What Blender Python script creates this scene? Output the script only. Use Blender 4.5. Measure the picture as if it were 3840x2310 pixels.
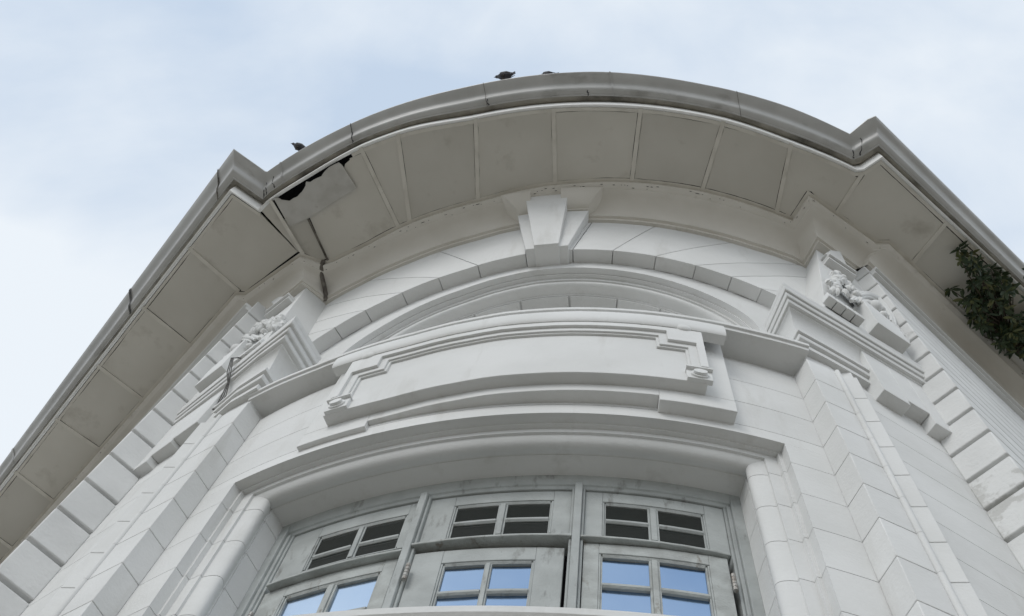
import bpy, bmesh, math, random
from math import sin, cos, radians as rad, pi, sqrt, atan2, degrees as deg, hypot
from mathutils import Vector
random.seed(7)
for o in list(bpy.data.objects): bpy.data.objects.remove(o)
scn = bpy.context.scene
COL = scn.collection
S, ZG = 1.7, 0.66                      # survey units -> metres; the survey's ground height

def T(p): return Vector((p[0]*S, p[1]*S, (p[2]-ZG)*S))

# ------------------------------------------------------------------ camera
cam = bpy.data.cameras.new('camera'); camo = bpy.data.objects.new('camera', cam); COL.objects.link(camo)
cam.sensor_width = 36; cam.lens = 39.377; cam.clip_start = .05; cam.clip_end = 3000
CR = Vector((0.98914298, 0.11924331, 0.08589059)); CU = Vector((0.08690779, -0.94595691, 0.31243008)); CF = Vector((-0.11850399, 0.30157346, 0.94604981))
from mathutils import Matrix
M3 = Matrix((CR, CU, -CF)).transposed()
camo.matrix_world = Matrix.Translation(T((0.62190365, -4.71159773, 1.6))) @ M3.to_4x4()
scn.camera = camo

# ------------------------------------------------------------------ sky, sun, exposure
SUN_EL, SUN_AZ = rad(32), rad(200)     # azimuth clockwise from +Y
w = bpy.data.worlds.new('World'); scn.world = w; w.use_nodes = True
nt = w.node_tree; nt.nodes.clear()
def N(nt, t, **k):
    n = nt.nodes.new(t)
    for a, b in k.items(): setattr(n, a, b)
    return n
out = N(nt, 'ShaderNodeOutputWorld'); bg = N(nt, 'ShaderNodeBackground'); bg.inputs[1].default_value = .1
sky = N(nt, 'ShaderNodeTexSky', sky_type='NISHITA', sun_disc=False, sun_elevation=SUN_EL, sun_rotation=SUN_AZ, air_density=1.0, dust_density=2.0, ozone_density=1.5)
tc = N(nt, 'ShaderNodeTexCoord')
mp = N(nt, 'ShaderNodeMapping'); mp.inputs['Scale'].default_value = (2.2, 2.9, 2.0); mp.inputs['Location'].default_value = (.0991, 5.8016, 5.2096)
nz = N(nt, 'ShaderNodeTexNoise'); nz.inputs['Scale'].default_value = 1.25; nz.inputs['Detail'].default_value = 7; nz.inputs['Roughness'].default_value = .52; nz.inputs['Distortion'].default_value = .35
rp = N(nt, 'ShaderNodeValToRGB'); rp.color_ramp.elements[0].position = .34; rp.color_ramp.elements[1].position = .62
rp.color_ramp.elements[0].color = (.60, .60, .60, 1); rp.color_ramp.elements[1].color = (1, 1, 1, 1)
cl = N(nt, 'ShaderNodeMix', data_type='RGBA'); cl.inputs[6].default_value = (5.9, 7.05, 8.6, 1); cl.inputs[7].default_value = (8.9, 9.5, 10.1, 1)
rp2 = N(nt, 'ShaderNodeValToRGB'); rp2.color_ramp.elements[0].position = .3; rp2.color_ramp.elements[1].position = .66
mx = N(nt, 'ShaderNodeMix', data_type='RGBA'); mx.inputs[0].default_value = .94
nz2 = N(nt, 'ShaderNodeTexNoise'); nz2.inputs['Scale'].default_value = 2.6; nz2.inputs['Detail'].default_value = 6; nz2.inputs['Distortion'].default_value = .6
addn = N(nt, 'ShaderNodeMath', operation='MULTIPLY_ADD'); addn.inputs[1].default_value = .35
# the cloud deck is thinner overhead and brightens evenly towards the horizon all round
sep = N(nt, 'ShaderNodeSeparateXYZ'); elev = N(nt, 'ShaderNodeMapRange'); elev.inputs[1].default_value = .997; elev.inputs[2].default_value = .80; elev.inputs[3].default_value = -.09; elev.inputs[4].default_value = .24
add2 = N(nt, 'ShaderNodeMath', operation='ADD')
l = nt.links.new
l(tc.outputs['Generated'], mp.inputs['Vector']); l(mp.outputs[0], nz.inputs['Vector']); l(mp.outputs[0], nz2.inputs['Vector'])
l(nz2.outputs[0], addn.inputs[0]); l(nz.outputs[0], addn.inputs[2])
l(tc.outputs['Generated'], sep.inputs[0]); l(sep.outputs[2], elev.inputs[0]); l(addn.outputs[0], add2.inputs[0]); l(elev.outputs[0], add2.inputs[1])
sub = N(nt, 'ShaderNodeMath', operation='SUBTRACT'); sub.inputs[1].default_value = .1995
l(add2.outputs[0], sub.inputs[0]); l(sub.outputs[0], rp2.inputs[0]); l(rp2.outputs[0], cl.inputs[0])
l(sky.outputs[0], mx.inputs[6]); l(cl.outputs[2], mx.inputs[7]); l(mx.outputs[2], bg.inputs[0]); l(bg.outputs[0], out.inputs[0])
sun = bpy.data.lights.new('sun', 'SUN'); suno = bpy.data.objects.new('sun', sun); COL.objects.link(suno)
sun.energy = .98; sun.angle = rad(28); sun.color = (1, .975, .93)
sd = Vector((sin(SUN_AZ)*cos(SUN_EL), cos(SUN_AZ)*cos(SUN_EL), sin(SUN_EL)))
suno.rotation_euler = (-sd).to_track_quat('-Z', 'Y').to_euler()
scn.view_settings.view_transform = 'Standard'; scn.view_settings.look = 'None'; scn.view_settings.gamma = 1
scn.view_settings.use_curve_mapping = False; scn.view_settings.exposure = 0.0
scn.render.engine = 'CYCLES'

# ------------------------------------------------------------------ materials
def mat(name, c1, c2=None, scale=3., lo=.35, hi=.7, rough=.7, bump=.15, bscale=60., dirt=None, dlo=.6, dhi=.75, dscale=(1, 1, 1), metallic=0., spec=.3, detail=5., rnd=0.):
    m = bpy.data.materials.new(name); m.use_nodes = True; t = m.node_tree; b = t.nodes['Principled BSDF']
    tc = N(t, 'ShaderNodeTexCoord'); L_ = t.links.new
    b.inputs['Roughness'].default_value = rough; b.inputs['Metallic'].default_value = metallic
    b.inputs['Specular IOR Level'].default_value = spec
    col = None
    if c2 is None: b.inputs['Base Color'].default_value = (*c1, 1)
    else:
        n = N(t, 'ShaderNodeTexNoise'); n.inputs['Scale'].default_value = scale; n.inputs['Detail'].default_value = detail
        r = N(t, 'ShaderNodeMapRange'); r.inputs[1].default_value = lo; r.inputs[2].default_value = hi
        x = N(t, 'ShaderNodeMix', data_type='RGBA'); x.inputs[6].default_value = (*c1, 1); x.inputs[7].default_value = (*c2, 1)
        L_(tc.outputs['Object'], n.inputs['Vector']); L_(n.outputs[0], r.inputs[0]); L_(r.outputs[0], x.inputs[0]); col = x.outputs[2]
    if dirt is not None:
        mpn = N(t, 'ShaderNodeMapping'); mpn.inputs['Scale'].default_value = dscale
        n = N(t, 'ShaderNodeTexNoise'); n.inputs['Scale'].default_value = 1.; n.inputs['Detail'].default_value = 8; n.inputs['Roughness'].default_value = .62
        r = N(t, 'ShaderNodeMapRange'); r.inputs[1].default_value = dlo; r.inputs[2].default_value = dhi
        x = N(t, 'ShaderNodeMix', data_type='RGBA'); x.inputs[7].default_value = (*dirt, 1)
        if col is None: x.inputs[6].default_value = (*c1, 1)
        else: L_(col, x.inputs[6])
        L_(tc.outputs['Object'], mpn.inputs[0]); L_(mpn.outputs[0], n.inputs['Vector']); L_(n.outputs[0], r.inputs[0]); L_(r.outputs[0], x.inputs[0]); col = x.outputs[2]
    if rnd and col is not None:                            # boards and blocks differ a little in tone
        oi = N(t, 'ShaderNodeObjectInfo'); r = N(t, 'ShaderNodeMapRange'); r.inputs[3].default_value = 1-rnd; r.inputs[4].default_value = 1+rnd*.4
        hs = N(t, 'ShaderNodeHueSaturation'); L_(oi.outputs['Random'], r.inputs[0]); L_(r.outputs[0], hs.inputs['Value']); L_(col, hs.inputs['Color']); col = hs.outputs[0]
    if col is not None: L_(col, b.inputs['Base Color'])
    if bump:
        n = N(t, 'ShaderNodeTexNoise'); n.inputs['Scale'].default_value = bscale; n.inputs['Detail'].default_value = 4
        n2 = N(t, 'ShaderNodeTexNoise'); n2.inputs['Scale'].default_value = bscale*.12; n2.inputs['Detail'].default_value = 3
        ad = N(t, 'ShaderNodeMath', operation='MULTIPLY_ADD'); ad.inputs[1].default_value = 2.5
        bp_ = N(t, 'ShaderNodeBump'); bp_.inputs['Strength'].default_value = bump; bp_.inputs['Distance'].default_value = .012
        L_(tc.outputs['Object'], n.inputs['Vector']); L_(tc.outputs['Object'], n2.inputs['Vector']); L_(n2.outputs[0], ad.inputs[0]); L_(n.outputs[0], ad.inputs[2]); L_(ad.outputs[0], bp_.inputs['Height']); L_(bp_.outputs[0], b.inputs['Normal'])
    return m
STUCCO = mat('white_stucco', (.73, .735, .73), (.66, .665, .655), 1.6, .4, .75, .75, .18, 45, dirt=(.50, .49, .46), dlo=.57, dhi=.9, dscale=(3.4, 3.4, .6), rnd=.045)
QUOIN = mat('quoin_stucco', (.72, .725, .72), (.64, .645, .64), 2.2, .4, .72, .75, .3, 30, dirt=(.42, .42, .40), dlo=.66, dhi=.74, dscale=(1.7, 1.7, 1.7), rnd=.06)
CREAM = mat('cream_paint', (.70, .675, .625), (.64, .615, .56), 2.4, .4, .7, .7, .12, 40, dirt=(.38, .34, .28), dlo=.64, dhi=.85, dscale=(3, 3, 5))
SOFF = mat('soffit_board_paint', (.64, .62, .57), (.58, .56, .51), 1.2, .4, .7, .65, .05, 50, dirt=(.34, .31, .26), dlo=.58, dhi=.85, dscale=(1.8, 1.8, 1.8), rnd=.10)
BATT = mat('batten_paint', (.68, .655, .60), (.57, .545, .49), 6, .45, .75, .65, .05, 60, dirt=(.2, .18, .15), dlo=.66, dhi=.8, dscale=(7, 7, 7))
FASC = mat('white_fascia_strip', (.86, .86, .85), (.76, .76, .74), 4, .5, .8, .5, .03, 60)
GUTM = mat('grey_painted_gutter', (.50, .50, .49), (.41, .41, .40), 2.5, .35, .7, .36, .05, 14, dirt=(.15, .14, .125), dlo=.57, dhi=.80, dscale=(1.3, 1.3, 5), spec=.6)
SOLE = mat('mouldy_gutter_sole', (.44, .42, .37), (.34, .32, .28), 5, .35, .7, .7, .1, 30, dirt=(.07, .066, .058), dlo=.47, dhi=.74, dscale=(2.4, 2.4, 2.4))
PEEL = mat('peeled_stucco', (.70, .705, .70), (.60, .60, .59), 2.2, .4, .7, .8, .4, 26, dirt=(.53, .53, .515), dlo=.46, dhi=.50, dscale=(2.2, 2.2, 2.2))
PATCH = mat('cement_patch_board', (.55, .54, .515), (.47, .46, .43), 7, .4, .7, .8, .1, 70, dirt=(.33, .31, .28), dlo=.62, dhi=.8, dscale=(9, 9, 9))
VOID = mat('dark_void', (.03, .03, .034), (.018, .018, .022), 3, .4, .6, .9, .1, 20)  # near-black colour paints in the unlit depth of roof space, room and holes
TIMB = mat('weathered_grey_timber', (.455, .48, .475), (.37, .39, .385), 5, .38, .7, .6, .3, 55, dirt=(.19, .19, .18), dlo=.60, dhi=.72, dscale=(9, 9, 2.6), rnd=.08)
TIMB2 = mat('peeling_grey_timber', (.465, .49, .48), (.36, .375, .365), 8, .38, .65, .6, .4, 60, dirt=(.24, .225, .20), dlo=.60, dhi=.68, dscale=(11, 11, 5))
GLASS = mat('dark_glass', (.016, .019, .018), rough=.12, bump=.02, bscale=3, spec=.45)
SKYREFL = mat('sky_reflection_glass', (.235, .36, .56), (.33, .45, .63), .6, .42, .62, .14, .03, 2.5, metallic=1.)  # blue sky reflection put into the tint of the lower panes
CLOUDREFL = mat('cloud_reflection_glass', (.42, .55, .74), (.55, .67, .82), .7, .42, .62, .14, .03, 2.5, metallic=1.)  # paler copy for the left sash: a brighter cloud reflection painted in
STEEL = mat('old_steel', (.45, .44, .42), (.3, .27, .24), 30, .4, .6, .45, .1, 90, metallic=.6)
CABLE = mat('dirty_black_cable', (.05, .05, .05), (.11, .105, .10), 25, .4, .6, .6, .1, 80)
STAIN = mat('dirty_pipe', (.20, .185, .16), (.09, .08, .07), 12, .35, .6, .7, .2, 60)
PIG1 = mat('pigeon_feathers', (.075, .075, .085), (.035, .035, .042), 14, .4, .6, .7, .1, 80)
PIG2 = mat('pigeon_wing_feathers', (.12, .12, .125), (.06, .06, .065), 22, .4, .6, .7, .1, 80)
LEAF = mat('dark_green_leaf', (.020, .038, .018), (.05, .075, .03), 9, .35, .7, .5, .0, 80, spec=.4)
LEAF2 = mat('young_green_leaf', (.075, .095, .03), (.12, .115, .045), 9, .35, .7, .5, .0, 80, spec=.4)
STEM = mat('brown_stem', (.06, .05, .035), (.1, .08, .06), 20, .4, .6, .8, .2, 60)
PAVE = mat('pavement', (.22, .196, .157), (.158, .140, .110), 1.5, .35, .7, .85, .2, 20)
ROOFM = mat('roof_tiles', (.2, .11, .08), (.14, .08, .06), 4, .4, .6, .8, .2, 20)

# ------------------------------------------------------------------ mesh helpers
def empty(name, loc, label=None, cat=None, group=None):
    o = bpy.data.objects.new(name, None); COL.objects.link(o); o.location = loc
    if label: o['label'] = label
    if cat: o['category'] = cat
    if group: o['group'] = group
    return o
def islands(bm):
    seen = set(); out_ = []
    for v in bm.verts:
        if v in seen: continue
        st = [v]; comp = []; seen.add(v)
        while st:
            a = st.pop(); comp.append(a)
            for e in a.link_edges:
                b = e.other_vert(a)
                if b not in seen: seen.add(b); st.append(b)
        out_.append(comp)
    return out_
def finish_split(name, bm, m, parent=None, **k):
    bm.verts.index_update()
    for comp in islands(bm):
        nb = bmesh.new(); mp_ = {v: nb.verts.new(v.co) for v in comp}; fs = set()
        for v in comp: fs.update(v.link_faces)
        for f in fs: nb.faces.new([mp_[v] for v in f.verts])
        finish(name, nb, m, parent, **k)
    bm.free()
def finish(name, bm, m, parent=None, bevel=0., smooth=35, conv=True, label=None, kind=None):
    bmesh.ops.remove_doubles(bm, verts=bm.verts, dist=1e-6)
    bmesh.ops.recalc_face_normals(bm, faces=bm.faces)
    if conv:
        for v in bm.verts: v.co = T(v.co)
    me = bpy.data.meshes.new(name); bm.to_mesh(me); bm.free()
    o = bpy.data.objects.new(name, me); COL.objects.link(o); me.materials.append(m)
    if smooth:
        me.shade_smooth(); me.set_sharp_from_angle(angle=rad(smooth))
    if bevel:
        b = o.modifiers.new('bevel', 'BEVEL'); b.width = bevel*S; b.segments = 2; b.limit_method = 'ANGLE'; b.angle_limit = rad(40)
    if parent: 
        o.parent = parent; o.matrix_parent_inverse = parent.matrix_world.inverted() if False else Matrix.Translation(-WORLDLOC(parent))
    if label: o['label'] = label
    if kind: o['kind'] = kind
    return o
def WORLDLOC(o):
    v = Vector((0, 0, 0))
    while o:
        v = v+Vector(o.location)+(o.matrix_parent_inverse.translation if o.parent else Vector((0, 0, 0))); o = o.parent
    return v
def newbm(): return bmesh.new()
def addgrid(bm, rows, loop_r=False, loop_c=False):
    vs = [[bm.verts.new(p) for p in r] for r in rows]; n = len(rows); c = len(rows[0])
    for i in range(n if loop_r else n-1):
        for j in range(c if loop_c else c-1):
            a, b, d, e = vs[i][j], vs[i][(j+1) % c], vs[(i+1) % n][(j+1) % c], vs[(i+1) % n][j]
            try: bm.faces.new((a, b, d, e))
            except Exception: pass
    return vs
def interp(tab, x):
    if x <= tab[0][0]: return tab[0][1]
    for (a, b), (c, d) in zip(tab, tab[1:]):
        if x <= c:
            t = (x-a)/(c-a); t = t*t*(3-2*t)*.5 + t*.5
            return b+(d-b)*t
    return tab[-1][1]
# the upper wall of the old bay is out of true by a few centimetres
WARP = [(-36, .035), (-30.5, .003), (-24, -.02), (-18, -.034), (-9, -.034), (-4, -.02), (0, -.008), (6, -.002), (15, .001), (20, .002), (26, .011), (30, .027), (33, .04), (36, .055)]
def wp(t): return interp(WARP, t)
def w0(t): return 0.
def cp(t, R, z): return (R*sin(rad(t)), -R*cos(rad(t)), z)
def lin(a, b, n): return [a+(b-a)*i/(n-1) for i in range(n)]
def lathe(bm, prof, a0, a1, n=None, warp=w0, cap=True):
    """closed profile [(R,z)...] swept between two angles"""
    n = n or max(2, int(abs(a1-a0)/1.2)+2)
    th = lin(a0, a1, n)
    rows = [[cp(t, R+warp(t), z) for (R, z) in prof] for t in th]
    vs = addgrid(bm, rows, loop_c=True)
    if cap:
        bm.faces.new(vs[0]); bm.faces.new(vs[-1])
def rect(R0, R1, z0, z1): return [(R0, z0), (R1, z0), (R1, z1), (R0, z1)]
def prism(bm, poly, z0, z1):
    a = [bm.verts.new((x, y, z0)) for x, y in poly]; b = [bm.verts.new((x, y, z1)) for x, y in poly]
    n = len(poly); bm.faces.new(a); bm.faces.new(b)
    for i in range(n): bm.faces.new((a[i], a[(i+1) % n], b[(i+1) % n], b[i]))
def box8(bm, p):
    v = [bm.verts.new(q) for q in p]
    for f in ((0, 1, 2, 3), (4, 5, 6, 7), (0, 1, 5, 4), (1, 2, 6, 5), (2, 3, 7, 6), (3, 0, 4, 7)): bm.faces.new([v[i] for i in f])
def cylplate(outline, R0, R1, warp=w0, maxlen=.11, bm=None):
    """polygon in (theta, z) given thickness between two radii and wrapped on the bay"""
    b = bmesh.new(); k = rad(1)*3.
    f = b.faces.new([b.verts.new((t*k, z, 0)) for t, z in outline])
    bmesh.ops.triangulate(b, faces=b.faces[:])
    for _ in range(4):
        es = [e for e in b.edges if abs(e.verts[0].co.x-e.verts[1].co.x) > maxlen]
        if not es: break
        bmesh.ops.subdivide_edges(b, edges=es, cuts=1); bmesh.ops.triangulate(b, faces=b.faces[:])
    r = bmesh.ops.extrude_face_region(b, geom=b.faces[:])
    for v in [g for g in r['geom'] if isinstance(g, bmesh.types.BMVert)]: v.co.z = 1.
    for v in b.verts:
        t = v.co.x/k; v.co = Vector(cp(t, (R1 if v.co.z > .5 else R0)+warp(t), v.co.y))
    if bm is None: return b
    me = bpy.data.meshes.new('tmp'); b.to_mesh(me); b.free(); bm.from_mesh(me); bpy.data.meshes.remove(me)
    return bm
def tube(bm, pts, rads, n=8, cap=True):
    pts = [Vector(p) for p in pts]
    if not hasattr(rads, '__len__'): rads = [rads]*len(pts)
    rows = []; ref = Vector((.31, .2, .93))
    for i, p in enumerate(pts):
        d = (pts[min(i+1, len(pts)-1)]-pts[max(i-1, 0)]).normalized()
        a = d.cross(ref); 
        if a.length < .05: a = d.cross(Vector((1, 0, 0)))
        a.normalize(); b = d.cross(a)
        rows.append([p+a*rads[i]*cos(2*pi*k/n)+b*rads[i]*sin(2*pi*k/n) for k in range(n)])
    vs = addgrid(bm, rows, loop_c=True)
    if cap: bm.faces.new(vs[0]); bm.faces.new(vs[-1])
def blob(bm, c, ax, ay, az, seg=12, ring=8, lump=0.):
    """ellipsoid with given axis vectors"""
    c = Vector(c); rows = []
    for i in range(1, ring):
        ph = pi*i/ring
        rows.append([c+(ax*cos(2*pi*k/seg)*sin(ph)+ay*sin(2*pi*k/seg)*sin(ph)+az*cos(ph))*(1+lump*sin(k*2.6+i*1.7)) for k in range(seg)])
    vs = addgrid(bm, rows, loop_c=True)
    for r, q in ((0, az), (-1, -az)):
        p = bm.verts.new(c+q)
        for k in range(seg): bm.faces.new((vs[r][k], vs[r][(k+1) % seg], p))
def loft(bm, rows, closeback=True):
    """rows = moulding edges (each a polyline, all the same length); closed round the back"""
    vs = addgrid(bm, rows, loop_r=closeback)
    if closeback:
        bm.faces.new([r[0] for r in vs]); bm.faces.new([r[-1] for r in vs])
def lerp2(a, b, t): return (a[0]+(b[0]-a[0])*t, a[1]+(b[1]-a[1])*t)

# ------------------------------------------------------------------ ground
bm = newbm(); g = 60
for i in range(-g, g, 20):
    for j in range(-g, g, 20):
        bm.faces.new([bm.verts.new((x, y, 0)) for x, y in ((i, j), (i+20, j), (i+20, j+20), (i, j+20))])
o = finish('pavement', bm, PAVE, conv=False, smooth=0); o['kind'] = 'structure'

# ------------------------------------------------------------------ the building
B = empty('corner_building', T((0, -2.4, ZG)), 'white stucco corner building with a rounded window bay and deep boarded eaves', 'building')
def part(name, bm, m=STUCCO, parent=None, **k): return finish(name, bm, m, parent or B, **k)

H0, DH = 5.937, .2433
ZE = [H0+DH*k for k in range(-15, 3)]            # joints of the coursed wall
GAP = .0018
TH = 24.86
ZOPEN = 5.613; TO = 21.6
ZSH = 6.48                                       # underside of the shelf

# core behind the coursed wall
bm = newbm()
for s in (-1, 1):
    lathe(bm, rect(2.55, 2.988, ZG, 6.5), s*(TO+.25), s*26.5)
lathe(bm, rect(2.55, 2.988, 5.66, 6.5), -(TO+.25), TO+.25)
part('bay_wall_core', bm)
# courses on the bay
for i in range(len(ZE)-1):
    z0, z1 = ZE[i]+GAP*random.uniform(.6, 1.3), ZE[i+1]-GAP*random.uniform(.6, 1.3)
    if z1 > ZSH: z1 = ZSH+.03
    bm = newbm()
    if z0 > ZOPEN: lathe(bm, rect(2.97, 3.0, z0, z1), -TH-.2, TH+.2)
    else:
        zt = min(z1, ZOPEN)
        for s in (-1, 1): lathe(bm, rect(2.97, 3.0, z0, zt), s*(TO+.02), s*(TH+.2))
        if z1 > ZOPEN:
            finish_split('wall_course', bm, STUCCO, B); bm = newbm(); lathe(bm, rect(2.97, 3.0, ZOPEN+.0005, z1), -TH-.2, TH+.2)
    finish_split('wall_course', bm, STUCCO, B)

# side piers: reveal, pilaster, bead, strip and return wall, course by course
SIDE = {}
SIDE[1] = dict(inn=(3.0*sin(rad(TH)), -3.0*cos(rad(TH))), out=(1.317, -2.813), fe=(1.438, -2.741), b0=(1.440, -2.741), b1=(1.457, -2.741), s0=(1.476, -2.707), s1=(1.534, -2.704), w0=(1.562, -2.643), w1=(1.867, -2.408), q1=(2.032, -2.528))
SIDE[-1] = dict(inn=(-3.0*sin(rad(TH)), -3.0*cos(rad(TH))), out=(-1.301, -2.819), fe=(-1.447, -2.757), b0=(-1.449, -2.757), b1=(-1.466, -2.757), s0=(-1.497, -2.727), s1=(-1.557, -2.732), w0=(-1.575, -2.665), w1=(-1.867, -2.514), q1=(-1.99, -2.66))
def inset(path, d):
    """offset an open plan polyline to its building side by d (mitred)"""
    pts = [Vector(p) for p in path]; out_ = []
    for i, p in enumerate(pts):
        ns = []
        if i > 0: e = (p-pts[i-1]).normalized(); ns.append(Vector((-e.y, e.x)))
        if i < len(pts)-1: e = (pts[i+1]-p).normalized(); ns.append(Vector((-e.y, e.x)))
        n = sum(ns, Vector((0, 0))); n = n/max(n.dot(ns[0]), .35) if len(ns) > 1 else n
        out_.append(p+n*d)
    return [tuple(q) for q in out_]
def strip(bm, path, d, z0, z1, s):
    """plan strip of thickness d behind an open path; s=+1 building lies to the left of the path"""
    back = inset(path, d*s)
    prism(bm, [tuple(p) for p in path]+back[::-1], z0, z1)
ZTOPP = 6.6
for s in (1, -1):
    d = SIDE[s]; zc = ZE if s == 1 else [z+.006 for z in ZE]
    # core
    bm = newbm()
    core = inset([d['inn'], d['out'], d['fe'], d['s0'], d['s1'], d['w0'], d['w1']], .012*s)
    pl = core+[(d['w1'][0]*.8, -1.7), (d['inn'][0]*.8, -2.3)]
    prism(bm, pl, ZG, 7.05); part('pier_core', bm)
    for i in range(len(zc)-1):
        z0, z1 = zc[i]+GAP, zc[i+1]-GAP
        bm = newbm(); strip(bm, [d['inn'], d['out'], d['fe']], .03, z0, z1, s); part('pilaster_block', bm, bevel=.003)
        bm = newbm(); c = Vector(lerp2(d['b0'], d['b1'], .5)); 
        rr = .0125
        prism(bm, [(c.x+rr*cos(a), c.y+.004+rr*sin(a)) for a in [2*pi*k/12 for k in range(12)]], z0-.001, z1+.001)
        part('bead_moulding', bm)
        bm = newbm(); e0 = Vector(d['b1'])
        strip(bm, [tuple(d['b1']), d['s0'], d['s1'], d['w0']], .02, z0, z1, s); part('edge_strip_block', bm, bevel=.002)
        bm = newbm(); strip(bm, [lerp2(d['w0'], d['w1'], -.04), lerp2(d['w0'], d['w1'], 1.07)], .03, z0, z1, s); part('wall_course', bm)

# quoins
WAZ = {1: rad(49), -1: rad(180-40.2)}
for s in (1, -1):
    d = SIDE[s]; h, z00 = (.2395, 5.437) if s == 1 else (.2680, 5.512)
    q0 = Vector(d['w1']); q1 = Vector(d['q1']); wd = Vector((cos(WAZ[s]), sin(WAZ[s])))
    far = q1+wd*1.7; far2 = q1+wd*9
    rows = range(-14, 14) if s == 1 else range(-14, 13)
    for k in rows:
        z0, z1 = z00+h*k+.0135+random.uniform(-.001, .001), z00+h*(k+1)-.0135+random.uniform(-.001, .001)
        if z0 > 8.62 or z0 < ZG: continue
        z1 = min(z1, 8.69)
        bm = newbm(); strip(bm, [tuple(q0), tuple(q1), tuple(far)], .06, z0, z1, s)
        part('quoin_block', bm, PEEL if s == 1 and k in (0, 1) else QUOIN, bevel=.007, label='quoin block with peeled grey paint' if s == 1 and k in (0, 1) else None)
    bm = newbm()
    p = inset([tuple(q0), tuple(q1), tuple(far2)], .036*s)
    prism(bm, p+[(s*3.2, 2.5), (s*1.2, -1.6)], ZG, 8.74); part('wing_wall', bm, QUOIN)
    bm = newbm(); strip(bm, [tuple(q1+wd*1.705), tuple(far2)], .025, ZG, 8.74, s); part('wing_wall', bm, STUCCO)

# window surround
def bulge(p, q, h, n=7):
    (a, b), (c, d) = p, q; L_ = hypot(c-a, d-b); nx, ny = -(d-b)/L_, (c-a)/L_
    return [(a+(c-a)*t+nx*h*sin(pi*t)**.8, b+(d-b)*t+ny*h*sin(pi*t)**.8) for t in lin(0, 1, n)]
# (inset from the opening edge, radius)
SURR = [(0, 3.0), (0, 2.957), (.008, 2.957), (.008, 2.936), (.037, 2.936), (.037, 2.925)] + bulge((.037, 2.925), (.064, 2.858), .024, 9) + [(.064, 2.852), (.0675, 2.852), (.0675, 2.72)]
UJ = 1.76
def surr_t(u): return TO-deg(u*UJ/3.0)
bm = newbm()
rows = []
for u, R in SURR+[(-.02, 2.72), (-.02, 2.99), (0, 2.99)][0:2]:
    t1 = surr_t(max(u, 0)); rows.append([cp(t, R, ZOPEN-u) for t in lin(-t1, t1, 44)])
loft(bm, rows); part('window_head_moulding', bm)
for s in (1, -1):
    zc = [z for z in ZE if z < 5.6]+[ZOPEN]
    for i in range(len(zc)-1):
        bm = newbm(); rows = []
        for u, R in SURR+[(-.012, 2.72), (-.012, 2.988)]:
            top = ZOPEN-u if i == len(zc)-2 else zc[i+1]-GAP*.8
            top = min(top, ZOPEN)
            rows.append([cp(s*surr_t(u), R, z) for z in (zc[i]+GAP*.8, top-.0005)])
        loft(bm, rows); part('jamb_block', bm)

# ------------------------------------------------------------------ window
WIN = empty('window', T((0, -2.7, 4.4))); WIN.parent = B; WIN.location = T((0, -2.7, 4.4))-Vector(B.location)
def wpart(name, bm, m=TIMB, **k): return (finish_split if name in ('sash_stile', 'sash_rail', 'glazing_moulding', 'glazing_bar') else finish)(name, bm, m, WIN, **k)
ZB = 3.3
# frame: head and jambs
bm = newbm(); lathe(bm, [(2.70, 5.575), (2.765, 5.575), (2.765, 5.536), (2.760, 5.528), (2.754, 5.492), (2.746, 5.488), (2.742, 5.474), (2.70, 5.472)], -19.35, 19.35); wpart('frame_head', bm, bevel=.002)
for s in (1, -1):
    bm = newbm()
    for R0, R1, a, b in ((2.66, 2.764, 18.50, 19.34), (2.66, 2.752, 18.18, 18.49), (2.66, 2.743, 17.95, 18.17)):
        lathe(bm, rect(R0, R1, ZB, 5.4715 if b < 19.3 else 5.545), s*a, s*b, 3)
    wpart('frame_jamb', bm, TIMB, bevel=.002)
ML, MR = -6.15, 6.42
for m_ in (ML, MR):
    bm = newbm(); lathe(bm, rect(2.66, 2.768, ZB, 5.484), m_-.30, m_+.30, 3)
    lathe(bm, rect(2.66, 2.752, ZB, 5.47), m_-.52, m_-.305, 3); lathe(bm, rect(2.66, 2.752, ZB, 5.47), m_+.305, m_+.52, 3)
    wpart('mullion', bm, TIMB, bevel=.003)
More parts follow.
